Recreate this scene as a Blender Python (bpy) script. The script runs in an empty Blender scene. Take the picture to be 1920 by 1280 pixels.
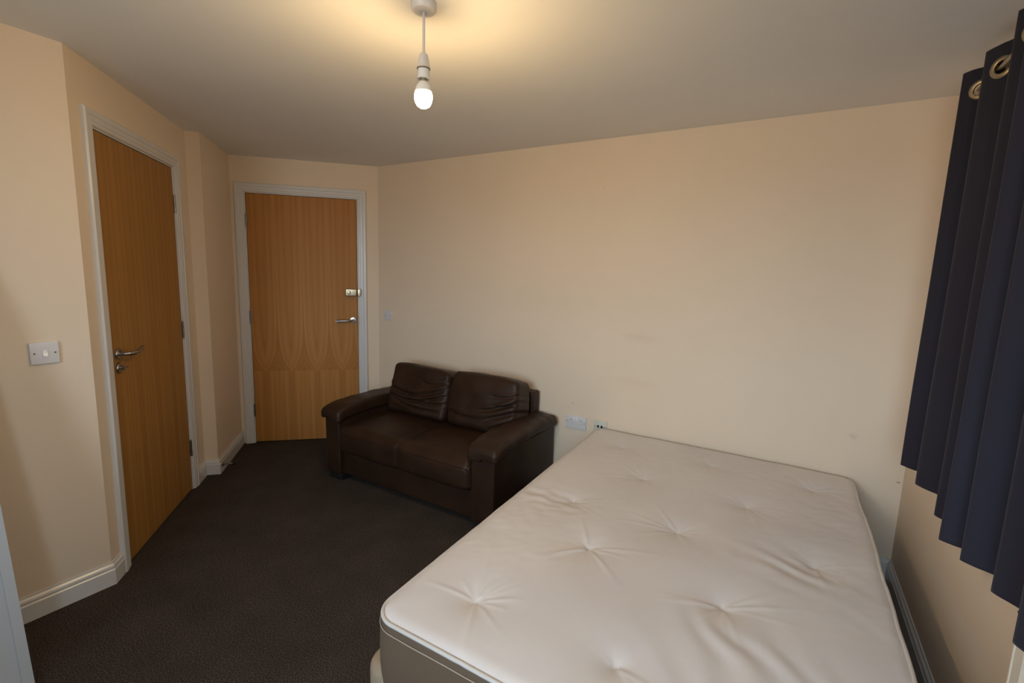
import bpy, math, random
from mathutils import Vector, Matrix, noise

random.seed(4)
scene = bpy.context.scene
C = scene.collection
PI = math.pi

# ------------------------------------------------------------------ camera
# Room axes: x runs along the long plain wall, y points into that wall, z is up.
CAM = Vector((2.9645, -2.8197, 1.436))
F_PX, PITCH, ROLL = 879.66, 0.1415, -0.0322
AX = Vector((-0.50670, 0.86212, 0.0))            # level viewing direction
AR = Vector((0.86212, 0.50670, 0.0))             # level right
UP = Vector((0, 0, 1))
fwd = AX * math.cos(PITCH) - UP * math.sin(PITCH)
down = -AX * math.sin(PITCH) - UP * math.cos(PITCH)
right = AR * math.cos(ROLL) + down * math.sin(ROLL)
down2 = -AR * math.sin(ROLL) + down * math.cos(ROLL)
cam_data = bpy.data.cameras.new('camera')
cam = bpy.data.objects.new('camera', cam_data)
C.objects.link(cam)
rot = Matrix((right, -down2, -fwd)).transposed()
cam.matrix_world = Matrix.Translation(CAM) @ rot.to_4x4()
cam_data.sensor_fit = 'HORIZONTAL'
cam_data.sensor_width = 36.0
cam_data.lens = F_PX / 1920 * 36.0
cam_data.clip_start = 0.02
cam_data.clip_end = 200
scene.camera = cam

# ------------------------------------------------------------------ light
SKY_STRENGTH = 15.5
SKY_COLOR = (0.66, 0.84, 1.0)
BULB_STRENGTH = 520.0
BULB_COLOR = (1.0, 0.68, 0.31)
world = bpy.data.worlds.new('overcast_sky')
scene.world = world
world.use_nodes = True
wn = world.node_tree
wn.nodes.clear()
wo = wn.nodes.new('ShaderNodeOutputWorld')
wb = wn.nodes.new('ShaderNodeBackground')
wb.inputs['Strength'].default_value = SKY_STRENGTH
wt = wn.nodes.new('ShaderNodeTexCoord')
wsep = wn.nodes.new('ShaderNodeSeparateXYZ')
wr = wn.nodes.new('ShaderNodeValToRGB')
wr.color_ramp.elements[0].position = 0.49
wr.color_ramp.elements[0].color = (0.42, 0.42, 0.40, 1)      # ground outside
wr.color_ramp.elements[1].position = 0.51
wr.color_ramp.elements[1].color = SKY_COLOR + (1,)
wm = wn.nodes.new('ShaderNodeMapRange')
wm.inputs['From Min'].default_value = -1
wm.inputs['From Max'].default_value = 1
wn.links.new(wt.outputs['Generated'], wsep.inputs[0])
wn.links.new(wsep.outputs['Z'], wm.inputs['Value'])
wn.links.new(wm.outputs[0], wr.inputs[0])
wn.links.new(wr.outputs[0], wb.inputs['Color'])
wn.links.new(wb.outputs[0], wo.inputs[0])

vs = scene.view_settings
vs.view_transform = 'Standard'
vs.look = 'None'
vs.exposure = 0.0
vs.gamma = 1.0
vs.use_curve_mapping = False
scene.cycles.max_bounces = 8
scene.cycles.diffuse_bounces = 4
scene.cycles.sample_clamp_indirect = 6.0
scene.cycles.caustics_reflective = False
scene.cycles.caustics_refractive = False

# window opening in the right-hand wall (x = XR): range along -y and heights
XR = 3.517
HC = 2.261
WIN_W0, WIN_W1, WIN_Z0, WIN_Z1 = 0.80, 2.10, 0.92, 2.16      # behind the curtain
YB = -4.24                                                     # wall behind the viewpoint
WB_X0, WB_X1, WB_Z0, WB_Z1 = 1.70, 3.45, 0.92, 2.10            # its uncovered window
WS_W0, WS_W1 = 3.60, 4.00                                        # unseen second opening, added to bring daylight onto the near-left wall
def portal(w_, h_, loc, rot_):
    pd = bpy.data.lights.new('window_portal', 'AREA')
    pd.shape = 'RECTANGLE'
    pd.size = w_
    pd.size_y = h_
    pd.cycles.is_portal = True
    po = bpy.data.objects.new('window_portal', pd)
    C.objects.link(po)
    po.location = loc
    po.rotation_euler = rot_
portal(WIN_W1 - WIN_W0, WIN_Z1 - WIN_Z0, (XR + 0.13, -(WIN_W0 + WIN_W1) / 2, (WIN_Z0 + WIN_Z1) / 2), (PI / 2, 0, PI / 2))
portal(WS_W1 - WS_W0, WIN_Z1 - WIN_Z0, (XR + 0.13, -(WS_W0 + WS_W1) / 2, (WIN_Z0 + WIN_Z1) / 2), (PI / 2, 0, PI / 2))
portal(WB_X1 - WB_X0, WB_Z1 - WB_Z0, ((WB_X0 + WB_X1) / 2, YB - 0.13, (WB_Z0 + WB_Z1) / 2), (PI / 2, 0, 0))

# ------------------------------------------------------------------ materials
def new_mat(name):
    m = bpy.data.materials.new(name)
    m.use_nodes = True
    nt = m.node_tree
    b = nt.nodes['Principled BSDF']
    return m, nt, b

def nd(nt, kind, **kw):
    n = nt.nodes.new(kind)
    for k, v in kw.items():
        if k in ('operation', 'blend_type', 'data_type', 'noise_dimensions', 'wave_type', 'bands_direction'):
            setattr(n, k, v)
        else:
            n.inputs[k.replace('_', ' ')].default_value = v
    return n

def ramp(nt, stops):
    r = nt.nodes.new('ShaderNodeValToRGB')
    e = r.color_ramp.elements
    while len(e) < len(stops):
        e.new(0.5)
    for el, (p, c) in zip(e, stops):
        el.position = p
        el.color = tuple(c) + (1,) if len(c) == 3 else c
    return r

def mat_simple(name, col, rough=0.5, metal=0.0, spec=0.5, nscale=None, namp=0.06, bump=0.0, bscale=200, bdist=0.001, coat=0.0):
    m, nt, b = new_mat(name)
    b.inputs['Roughness'].default_value = rough
    b.inputs['Metallic'].default_value = metal
    b.inputs['Specular IOR Level'].default_value = spec
    b.inputs['Coat Weight'].default_value = coat
    tc = nt.nodes.new('ShaderNodeTexCoord')
    n = nd(nt, 'ShaderNodeTexNoise', Scale=nscale or 6.0, Detail=4.0)
    nt.links.new(tc.outputs['Object'], n.inputs['Vector'])
    lo = tuple(max(0, c * (1 - namp)) for c in col)
    hi = tuple(min(1, c * (1 + namp)) for c in col)
    r = ramp(nt, [(0.3, lo), (0.7, hi)])
    nt.links.new(n.outputs['Fac'], r.inputs[0])
    nt.links.new(r.outputs[0], b.inputs['Base Color'])
    if bump:
        n2 = nd(nt, 'ShaderNodeTexNoise', Scale=bscale, Detail=3.0)
        nt.links.new(tc.outputs['Object'], n2.inputs['Vector'])
        bp = nd(nt, 'ShaderNodeBump', Strength=bump, Distance=bdist)
        nt.links.new(n2.outputs['Fac'], bp.inputs['Height'])
        nt.links.new(bp.outputs[0], b.inputs['Normal'])
    return m

WALL_COL = (0.80, 0.665, 0.52)

def mat_wall(name, marks=()):
    m, nt, b = new_mat(name)
    b.inputs['Roughness'].default_value = 0.72
    b.inputs['Specular IOR Level'].default_value = 0.25
    tc = nt.nodes.new('ShaderNodeTexCoord')
    n = nd(nt, 'ShaderNodeTexNoise', Scale=1.7, Detail=5.0, Roughness=0.6)
    nt.links.new(tc.outputs['Object'], n.inputs['Vector'])
    r = ramp(nt, [(0.25, tuple(c * 0.965 for c in WALL_COL)), (0.75, tuple(c * 1.02 for c in WALL_COL))])
    nt.links.new(n.outputs['Fac'], r.inputs[0])
    out = r.outputs[0]
    # scuffs and stains of the paint itself: (x, y, z, length, height, colour, weight)
    for (px, py, pz, lx, lz, col, wgt) in marks:
        mp = nt.nodes.new('ShaderNodeMapping')
        mp.vector_type = 'POINT'
        mp.inputs['Location'].default_value = (-px / lx, -py / 0.3, -pz / lz)
        mp.inputs['Scale'].default_value = (1 / lx, 1 / 0.3, 1 / lz)
        nt.links.new(tc.outputs['Object'], mp.inputs['Vector'])
        wv = nd(nt, 'ShaderNodeTexNoise', Scale=1.6, Detail=4.0)
        nt.links.new(mp.outputs[0], wv.inputs['Vector'])
        ln = nt.nodes.new('ShaderNodeVectorMath'); ln.operation = 'LENGTH'
        nt.links.new(mp.outputs[0], ln.inputs[0])
        add = nd(nt, 'ShaderNodeMath', operation='MULTIPLY_ADD')
        nt.links.new(wv.outputs['Fac'], add.inputs[0]); add.inputs[1].default_value = 1.4
        nt.links.new(ln.outputs['Value'], add.inputs[2])
        mr = nt.nodes.new('ShaderNodeMapRange'); mr.interpolation_type = 'SMOOTHSTEP'
        mr.inputs['From Min'].default_value = 0.7; mr.inputs['From Max'].default_value = 1.7
        mr.inputs['To Min'].default_value = wgt; mr.inputs['To Max'].default_value = 0.0
        nt.links.new(add.outputs[0], mr.inputs['Value'])
        mx = nt.nodes.new('ShaderNodeMixRGB')
        mx.inputs['Color2'].default_value = col + (1,)
        nt.links.new(mr.outputs[0], mx.inputs['Fac'])
        nt.links.new(out, mx.inputs['Color1'])
        out = mx.outputs[0]
    nt.links.new(out, b.inputs['Base Color'])
    n2 = nd(nt, 'ShaderNodeTexNoise', Scale=140.0, Detail=3.0)
    nt.links.new(tc.outputs['Object'], n2.inputs['Vector'])
    bp = nd(nt, 'ShaderNodeBump', Strength=0.12, Distance=0.001)
    nt.links.new(n2.outputs['Fac'], bp.inputs['Height'])
    nt.links.new(bp.outputs[0], b.inputs['Normal'])
    return m

def mat_wood(name, flare, c_lo, c_mid, c_hi):
    """vertical veneer, book-matched leaves with a row of crowns at flare height"""
    m, nt, b = new_mat(name)
    b.inputs['Roughness'].default_value = 0.5
    b.inputs['Specular IOR Level'].default_value = 0.2
    tc = nt.nodes.new('ShaderNodeTexCoord')
    sp = nt.nodes.new('ShaderNodeSeparateXYZ')
    nt.links.new(tc.outputs['Object'], sp.inputs[0])
    pp = nd(nt, 'ShaderNodeMath', operation='PINGPONG')
    nt.links.new(sp.outputs['X'], pp.inputs[0]); pp.inputs[1].default_value = 0.098
    # grain sweeps into cusps just above z = 0.60, plain below
    zz = nd(nt, 'ShaderNodeMath', operation='SUBTRACT'); nt.links.new(sp.outputs['Z'], zz.inputs[0]); zz.inputs[1].default_value = 0.60
    up = nd(nt, 'ShaderNodeMath', operation='GREATER_THAN'); nt.links.new(zz.outputs[0], up.inputs[0]); up.inputs[1].default_value = 0.0
    zs = nd(nt, 'ShaderNodeMath', operation='MULTIPLY'); nt.links.new(zz.outputs[0], zs.inputs[0]); zs.inputs[1].default_value = 10.0
    ab = nd(nt, 'ShaderNodeMath', operation='ABSOLUTE'); nt.links.new(zs.outputs[0], ab.inputs[0])
    ng = nd(nt, 'ShaderNodeMath', operation='MULTIPLY'); nt.links.new(ab.outputs[0], ng.inputs[0]); ng.inputs[1].default_value = -1.0
    ex = nd(nt, 'ShaderNodeMath', operation='EXPONENT'); nt.links.new(ng.outputs[0], ex.inputs[0])
    ex2 = nd(nt, 'ShaderNodeMath', operation='MULTIPLY'); nt.links.new(ex.outputs[0], ex2.inputs[0]); nt.links.new(up.outputs[0], ex2.inputs[1])
    fl = nd(nt, 'ShaderNodeMath', operation='MULTIPLY'); nt.links.new(ex2.outputs[0], fl.inputs[0]); fl.inputs[1].default_value = 0.085 * flare
    u = nd(nt, 'ShaderNodeMath', operation='ADD'); nt.links.new(pp.outputs[0], u.inputs[0]); nt.links.new(fl.outputs[0], u.inputs[1])
    cb = nt.nodes.new('ShaderNodeCombineXYZ')
    nt.links.new(u.outputs[0], cb.inputs['X'])
    nt.links.new(sp.outputs['Z'], cb.inputs['Z'])
    mp = nt.nodes.new('ShaderNodeMapping'); mp.inputs['Scale'].default_value = (38, 1, 0.55)
    nt.links.new(cb.outputs[0], mp.inputs['Vector'])
    n1 = nd(nt, 'ShaderNodeTexNoise', Scale=1.0, Detail=5.0, Roughness=0.55, Distortion=0.25)
    nt.links.new(mp.outputs[0], n1.inputs['Vector'])
    mp2 = nt.nodes.new('ShaderNodeMapping'); mp2.inputs['Scale'].default_value = (260, 260, 5)
    nt.links.new(tc.outputs['Object'], mp2.inputs['Vector'])
    n2 = nd(nt, 'ShaderNodeTexNoise', Scale=1.0, Detail=3.0)
    nt.links.new(mp2.outputs[0], n2.inputs['Vector'])
    mix = nd(nt, 'ShaderNodeMath', operation='MULTIPLY_ADD')
    nt.links.new(n2.outputs['Fac'], mix.inputs[0]); mix.inputs[1].default_value = 0.22
    sb = nd(nt, 'ShaderNodeMath', operation='SUBTRACT'); nt.links.new(n1.outputs['Fac'], sb.inputs[0]); sb.inputs[1].default_value = 0.11
    nt.links.new(sb.outputs[0], mix.inputs[2])
    r = ramp(nt, [(0.28, c_lo), (0.5, c_mid), (0.72, c_hi)])
    nt.links.new(mix.outputs[0], r.inputs[0])
    nt.links.new(r.outputs[0], b.inputs['Base Color'])
    return m

def mat_carpet():
    m, nt, b = new_mat('carpet')
    b.inputs['Roughness'].default_value = 1.0
    b.inputs['Specular IOR Level'].default_value = 0.05
    tc = nt.nodes.new('ShaderNodeTexCoord')
    n = nd(nt, 'ShaderNodeTexNoise', Scale=210.0, Detail=3.0, Roughness=0.7)
    nt.links.new(tc.outputs['Object'], n.inputs['Vector'])
    n2 = nd(nt, 'ShaderNodeTexNoise', Scale=5.0, Detail=4.0)
    nt.links.new(tc.outputs['Object'], n2.inputs['Vector'])
    ad = nd(nt, 'ShaderNodeMath', operation='MULTIPLY_ADD')
    nt.links.new(n2.outputs['Fac'], ad.inputs[0]); ad.inputs[1].default_value = 0.10
    nt.links.new(n.outputs['Fac'], ad.inputs[2])
    r = ramp(nt, [(0.36, (0.016, 0.012, 0.010)), (0.55, (0.050, 0.040, 0.034)), (0.75, (0.15, 0.125, 0.108))])
    nt.links.new(ad.outputs[0], r.inputs[0])
    nt.links.new(r.outputs[0], b.inputs['Base Color'])
    bp = nd(nt, 'ShaderNodeBump', Strength=0.7, Distance=0.004)
    nt.links.new(n.outputs['Fac'], bp.inputs['Height'])
    nt.links.new(bp.outputs[0], b.inputs['Normal'])
    return m

def mat_leather():
    m, nt, b = new_mat('brown_leather')
    b.inputs['Roughness'].default_value = 0.46
    b.inputs['Specular IOR Level'].default_value = 0.30
    tc = nt.nodes.new('ShaderNodeTexCoord')
    n = nd(nt, 'ShaderNodeTexNoise', Scale=7.0, Detail=5.0)
    nt.links.new(tc.outputs['Object'], n.inputs['Vector'])
    r = ramp(nt, [(0.3, (0.022, 0.0102, 0.0055)), (0.7, (0.037, 0.0180, 0.0098))])
    nt.links.new(n.outputs['Fac'], r.inputs[0])
    nt.links.new(r.outputs[0], b.inputs['Base Color'])
    v = nd(nt, 'ShaderNodeTexVoronoi', Scale=320.0)
    nt.links.new(tc.outputs['Object'], v.inputs['Vector'])
    n3 = nd(nt, 'ShaderNodeTexNoise', Scale=28.0, Detail=4.0, Distortion=0.8)
    nt.links.new(tc.outputs['Object'], n3.inputs['Vector'])
    ad = nd(nt, 'ShaderNodeMath', operation='MULTIPLY_ADD')
    nt.links.new(n3.outputs['Fac'], ad.inputs[0]); ad.inputs[1].default_value = 2.2
    nt.links.new(v.outputs['Distance'], ad.inputs[2])
    bp = nd(nt, 'ShaderNodeBump', Strength=0.25, Distance=0.0015)
    nt.links.new(ad.outputs[0], bp.inputs['Height'])
    nt.links.new(bp.outputs[0], b.inputs['Normal'])
    return m

def mat_fabric(name, col, rough, weave, sheen=0.0, spec=0.3, damask=0.0):
    m, nt, b = new_mat(name)
    b.inputs['Roughness'].default_value = rough
    b.inputs['Specular IOR Level'].default_value = spec
    b.inputs['Sheen Weight'].default_value = sheen
    b.inputs['Sheen Roughness'].default_value = 0.4
    tc = nt.nodes.new('ShaderNodeTexCoord')
    n = nd(nt, 'ShaderNodeTexNoise', Scale=3.0, Detail=5.0)
    nt.links.new(tc.outputs['Object'], n.inputs['Vector'])
    r = ramp(nt, [(0.3, tuple(c * 0.94 for c in col)), (0.7, tuple(min(1, c * 1.04) for c in col))])
    nt.links.new(n.outputs['Fac'], r.inputs[0])
    nt.links.new(r.outputs[0], b.inputs['Base Color'])
    n2 = nd(nt, 'ShaderNodeTexNoise', Scale=weave, Detail=2.0)
    nt.links.new(tc.outputs['Object'], n2.inputs['Vector'])
    bp = nd(nt, 'ShaderNodeBump', Strength=0.2, Distance=0.0008)
    nt.links.new(n2.outputs['Fac'], bp.inputs['Height'])
    nt.links.new(bp.outputs[0], b.inputs['Normal'])
    if damask:
        v = nd(nt, 'ShaderNodeTexNoise', Scale=45.0, Detail=2.0, Distortion=1.6)
        nt.links.new(tc.outputs['Object'], v.inputs['Vector'])
        mr = nt.nodes.new('ShaderNodeMapRange')
        mr.inputs['From Min'].default_value = 0.42; mr.inputs['From Max'].default_value = 0.58
        mr.inputs['To Min'].default_value = rough - damask; mr.inputs['To Max'].default_value = rough + damask
        nt.links.new(v.outputs['Fac'], mr.inputs['Value'])
        nt.links.new(mr.outputs[0], b.inputs['Roughness'])
    return m

def mat_bulb():
    m = bpy.data.materials.new('glowing_bulb')
    m.use_nodes = True
    nt = m.node_tree
    nt.nodes.clear()
    o = nt.nodes.new('ShaderNodeOutputMaterial')
    e = nt.nodes.new('ShaderNodeEmission')
    e.inputs['Color'].default_value = BULB_COLOR + (1,)
    e.inputs['Strength'].default_value = BULB_STRENGTH
    nt.links.new(e.outputs[0], o.inputs[0])
    return m

def mat_glass():
    m = bpy.data.materials.new('window_glass')
    m.use_nodes = True
    nt = m.node_tree
    nt.nodes.clear()
    o = nt.nodes.new('ShaderNodeOutputMaterial')
    t = nt.nodes.new('ShaderNodeBsdfTransparent')
    g = nt.nodes.new('ShaderNodeBsdfGlossy'); g.inputs['Roughness'].default_value = 0.02
    f = nt.nodes.new('ShaderNodeFresnel'); f.inputs['IOR'].default_value = 1.45
    mx = nt.nodes.new('ShaderNodeMixShader')
    nt.links.new(f.outputs[0], mx.inputs[0]); nt.links.new(t.outputs[0], mx.inputs[1]); nt.links.new(g.outputs[0], mx.inputs[2])
    nt.links.new(mx.outputs[0], o.inputs[0])
    return m

BROWN = (0.52, 0.36, 0.22)
M_WALL = mat_wall('magnolia_paint')
M_WALLB = mat_wall('magnolia_paint_marked', marks=(
    (2.21, 0, 1.08, 0.17, 0.05, BROWN, 0.15), (2.19, 0, 0.80, 0.20, 0.05, BROWN, 0.10),
    (3.30, 0, 0.69, 0.03, 0.025, (0.36, 0.26, 0.19), 0.22), (3.50, 0, 0.50, 0.012, 0.006, (0.2, 0.14, 0.1), 0.9),
    (1.79, 0, 0.605, 0.012, 0.005, (0.33, 0.26, 0.22), 0.8), (0.22, 0, 1.0, 0.008, 0.006, BROWN, 0.7),
    (1.92, 0, 1.98, 0.008, 0.005, BROWN, 0.7)))
M_CEIL = mat_simple('white_ceiling_paint', (0.85, 0.845, 0.84), 0.8, spec=0.2, nscale=2.0, namp=0.02, bump=0.1, bscale=150)
M_GLOSS = mat_simple('white_gloss_paint', (0.68, 0.67, 0.665), 0.24, nscale=4, namp=0.03, bump=0.05, bscale=60)
M_CARPET = mat_carpet()
M_WOOD1 = mat_wood('beech_veneer', 0.0, (0.27, 0.125, 0.030), (0.36, 0.175, 0.046), (0.43, 0.22, 0.064))
M_WOOD2 = mat_wood('figured_beech_veneer', 1.0, (0.33, 0.135, 0.028), (0.42, 0.185, 0.044), (0.50, 0.235, 0.065))
M_STEEL = mat_simple('brushed_steel', (0.40, 0.37, 0.34), 0.28, metal=1.0, nscale=30, namp=0.1)
M_DSTEEL = mat_simple('dull_steel', (0.30, 0.27, 0.24), 0.4, metal=1.0, nscale=30, namp=0.2)
M_BRASS = mat_simple('pale_brass', (0.42, 0.36, 0.25), 0.36, metal=1.0, nscale=20, namp=0.1)
M_PLASTIC = mat_simple('white_plastic', (0.70, 0.68, 0.68), 0.35, nscale=8, namp=0.02)
M_PLASTIC_B = mat_simple('bright_white_plastic', (0.86, 0.86, 0.85), 0.25, nscale=8, namp=0.02)
M_CREAM = mat_simple('cream_plastic', (0.66, 0.66, 0.56), 0.4, nscale=8, namp=0.02)
M_BLACK = mat_simple('black_plastic', (0.012, 0.011, 0.011), 0.5, nscale=20, namp=0.2)
M_DARKSLOT = mat_simple('dark_slot', (0.02, 0.018, 0.018), 0.7)
M_LEATHER = mat_leather()
M_CURTAIN = mat_fabric('navy_curtain', (0.024, 0.023, 0.036), 0.8, 700, sheen=0.1, spec=0.2)
M_MATT = mat_fabric('white_sateen_ticking', (0.71, 0.675, 0.67), 0.46, 500, sheen=0.1, spec=0.45, damask=0.05)
M_MATSIDE_SHADED = mat_fabric('shade_darkened_border', (0.135, 0.092, 0.060), 0.6, 500, sheen=0.1)  # cream cloth coloured dark brown to stand for the shade at the foot
M_MATSIDE2 = mat_fabric('tan_seam', (0.42, 0.34, 0.26), 0.6, 500)
M_PIPING = mat_fabric('white_piping', (0.60, 0.565, 0.53), 0.5, 900)
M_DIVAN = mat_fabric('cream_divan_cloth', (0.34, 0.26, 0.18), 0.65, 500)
M_BOARD = mat_simple('white_laminate', (0.44, 0.46, 0.49), 0.4, nscale=4, namp=0.02)
M_RAD = mat_simple('white_radiator_enamel', (0.75, 0.70, 0.60), 0.3, nscale=4, namp=0.02)
M_BULB = mat_bulb()
M_GLASS = mat_glass()
M_UPVC = mat_simple('white_upvc', (0.8, 0.8, 0.8), 0.3)

# ------------------------------------------------------------------ mesh helpers
class MB:
    def __init__(self):
        self.v = []; self.f = []
    def add(self, vs_, fs_):
        o = len(self.v)
        self.v += [tuple(p) for p in vs_]
        self.f += [tuple(i + o for i in f) for f in fs_]
        return self
    def box(self, x0, x1, y0, y1, z0, z1, bev=0.0):
        if x0 > x1: x0, x1 = x1, x0
        if y0 > y1: y0, y1 = y1, y0
        if z0 > z1: z0, z1 = z1, z0
        if bev <= 0:
            vs_ = [(x, y, z) for z in (z0, z1) for (x, y) in ((x0, y0), (x1, y0), (x1, y1), (x0, y1))]
            fs_ = [(3, 2, 1, 0), (4, 5, 6, 7), (0, 1, 5, 4), (1, 2, 6, 5), (2, 3, 7, 6), (3, 0, 4, 7)]
            return self.add(vs_, fs_)
        v, f = soft_box((x1 - x0) / 2, (y1 - y0) / 2, (z1 - z0) / 2, bev, (1, 1, 1), 2)
        cx, cy, cz = (x0 + x1) / 2, (y0 + y1) / 2, (z0 + z1) / 2
        return self.add([(a + cx, b + cy, c + cz) for a, b, c in v], f)
    def lathe(self, prof, n=24, axis='z', origin=(0, 0, 0), cap=True):
        """prof: list of (radius, height)"""
        ox, oy, oz = origin
        vs_ = []
        for r, h in prof:
            for k in range(n):
                a = 2 * PI * k / n
                p, q = r * math.cos(a), r * math.sin(a)
                if axis == 'z': vs_.append((ox + p, oy + q, oz + h))
                elif axis == 'y': vs_.append((ox + q, oy + h, oz + p))
                else: vs_.append((ox + h, oy + p, oz + q))
        fs_ = []
        for i in range(len(prof) - 1):
            for k in range(n):
                k2 = (k + 1) % n
                fs_.append((i * n + k, i * n + k2, (i + 1) * n + k2, (i + 1) * n + k))
        if cap:
            fs_.append(tuple(reversed(range(n))))
            fs_.append(tuple((len(prof) - 1) * n + k for k in range(n)))
        return self.add(vs_, fs_)
    def tube(self, path, r, n=10, closed=False):
        pts = [Vector(p) for p in path]
        rr = r if isinstance(r, (list, tuple)) else [r] * len(pts)
        N = len(pts)
        vs_ = []
        prev = None
        for i, p in enumerate(pts):
            a = pts[(i - 1) % N] if (closed or i > 0) else p
            c = pts[(i + 1) % N] if (closed or i < N - 1) else p
            t = (c - a).normalized()
            if prev is None:
                ref = Vector((0, 0, 1)) if abs(t.z) < 0.9 else Vector((1, 0, 0))
                nn = t.cross(ref).normalized()
            else:
                nn = (prev - t * prev.dot(t)).normalized()
            prev = nn
            bb = t.cross(nn)
            for k in range(n):
                an = 2 * PI * k / n
                vs_.append(p + nn * (rr[i] * math.cos(an)) + bb * (rr[i] * math.sin(an)))
        fs_ = []
        for i in range(N if closed else N - 1):
            j = (i + 1) % N
            for k in range(n):
                k2 = (k + 1) % n
                fs_.append((i * n + k, i * n + k2, j * n + k2, j * n + k))
        if not closed:
            fs_.append(tuple(reversed(range(n))))
            fs_.append(tuple((N - 1) * n + k for k in range(n)))
        return self.add(vs_, fs_)
    def prism(self, poly0, poly1, caps=True):
        n = len(poly0)
        fs_ = [(k, (k + 1) % n, n + (k + 1) % n, n + k) for k in range(n)]
        if caps:
            fs_ += [tuple(reversed(range(n))), tuple(range(n, 2 * n))]
        return self.add(list(poly0) + list(poly1), fs_)
    def build(self, name, mat, parent=None, smooth=False, offset=(0, 0, 0), fix=True):
        me = bpy.data.meshes.new(name)
        ox, oy, oz = offset
        me.from_pydata([(a - ox, b - oy, c - oz) for a, b, c in self.v], [], self.f)
        if fix:
            import bmesh
            bm = bmesh.new(); bm.from_mesh(me)
            bmesh.ops.recalc_face_normals(bm, faces=bm.faces)
            bm.to_mesh(me); bm.free()
        me.materials.append(mat)
        if smooth:
            me.polygons.foreach_set('use_smooth', [True] * len(me.polygons))
            if smooth != 'all':
                me.set_sharp_from_angle(angle=math.radians(40))
        me.update()
        o = bpy.data.objects.new(name, me)
        C.objects.link(o)
        if parent is not None:
            o.parent = parent
        elif offset != (0, 0, 0):
            o.location = offset
        return o

def coords(h, r, n, k):
    out = []
    if r > 0 and k > 0:
        for i in range(k):
            out.append(-h + r * (1 - math.cos(PI / 2 * i / k)) if False else -h + r * i / k)
        for i in range(n + 1):
            out.append(-(h - r) + 2 * (h - r) * i / n)
        for i in range(1, k + 1):
            out.append(h - r + r * i / k)
    else:
        out = [-h + 2 * h * i / n for i in range(n + 1)]
    return out

def soft_box(hx, hy, hz, r, seg, k=4, fn=None):
    """rounded box; fn(point, normal) -> displaced point"""
    H = (hx, hy, hz)
    co = [coords(H[i], r, seg[i], k) for i in range(3)]
    verts = []; faces = []; index = {}
    def vid(p):
        key = (round(p[0], 6), round(p[1], 6), round(p[2], 6))
        if key in index: return index[key]
        q = Vector([max(-(H[i] - r), min(H[i] - r, p[i])) for i in range(3)])
        d = Vector(p) - q
        # spread the flat rounding band evenly over the arc
        dd = Vector([math.tan(max(-1, min(1, d[i] / r)) * PI / 4) if r > 0 else d[i] for i in range(3)])
        nrm = dd.normalized() if dd.length > 0 else Vector((0, 0, 1))
        pt = q + nrm * r
        if fn: pt = fn(pt, nrm)
        index[key] = len(verts)
        verts.append(tuple(pt))
        return index[key]
    for ax in range(3):
        a, b = [(1, 2), (2, 0), (0, 1)][ax]
        for sgn in (-1, 1):
            for i in range(len(co[a]) - 1):
                for j in range(len(co[b]) - 1):
                    q = []
                    for (ii, jj) in ((i, j), (i + 1, j), (i + 1, j + 1), (i, j + 1)):
                        p = [0, 0, 0]
                        p[ax] = sgn * H[ax]; p[a] = co[a][ii]; p[b] = co[b][jj]
                        q.append(vid(p))
                    faces.append(tuple(q) if sgn > 0 else tuple(reversed(q)))
    return verts, faces

def empty(name, loc=(0, 0, 0), rz=0.0):
    o = bpy.data.objects.new(name, None)
    C.objects.link(o)
    o.location = loc
    o.rotation_euler = (0, 0, rz)
    o.empty_display_size = 0.1
    return o

def tag(o, label, cat=None, kind=None, group=None):
    o['label'] = label
    if cat: o['category'] = cat
    if kind: o['kind'] = kind
    if group: o['group'] = group
    return o

# ------------------------------------------------------------------ room shell
def W(x, y):      # survey coordinates -> room axes
    dx, dy = x + 1.127, y - 3.933
    return Vector((dx * 0.862124 - dy * 0.506697, dx * 0.506697 + dy * 0.862124))

V1, V2, V3, V4 = W(-1.764, 1.936), W(-2.092, 3.078), W(-2.013, 3.101), W(-2.179, 3.678)
V5, V6 = Vector((0, 0)), Vector((XR, 0))
E0 = W(-1.764 - 0.513019, 1.936 - 0.858377) - V1      # along near-left wall, towards the camera
V0 = V1 + E0 * ((V1.y - YB) / -E0.y)
V7 = Vector((XR, V0.y))
PATH = [V0, V1, V2, V3, V4, V5, V6, V7]               # room lies to the right of the path
NP = len(PATH)
TH = 0.14

def rnorm(i):      # inward normal of segment i
    d = (PATH[(i + 1) % NP] - PATH[i]).normalized()
    return Vector((d.y, -d.x))

def miter(i, t):   # corner i moved inwards by t
    a, b = rnorm((i - 1) % NP), rnorm(i)
    m = (a + b)
    return PATH[i] + m * (t / (1 + a.dot(b)))

def seg_frame(i):
    d = (PATH[(i + 1) % NP] - PATH[i])
    return PATH[i], d.normalized(), d.length

def wall_slab(i, name, mat, label, z1=HC + 0.02):
    """plain wall with mitred ends"""
    j = (i + 1) % NP
    a, b = PATH[i], PATH[j]
    ao, bo = miter(i, -TH), miter(j, -TH)
    mb = MB()
    poly = [a, b, bo, ao]
    mb.prism([(p.x, p.y, -0.02) for p in poly], [(p.x, p.y, z1) for p in poly])
    o = mb.build(name, mat)
    return tag(o, label, 'wall', 'structure')

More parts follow.
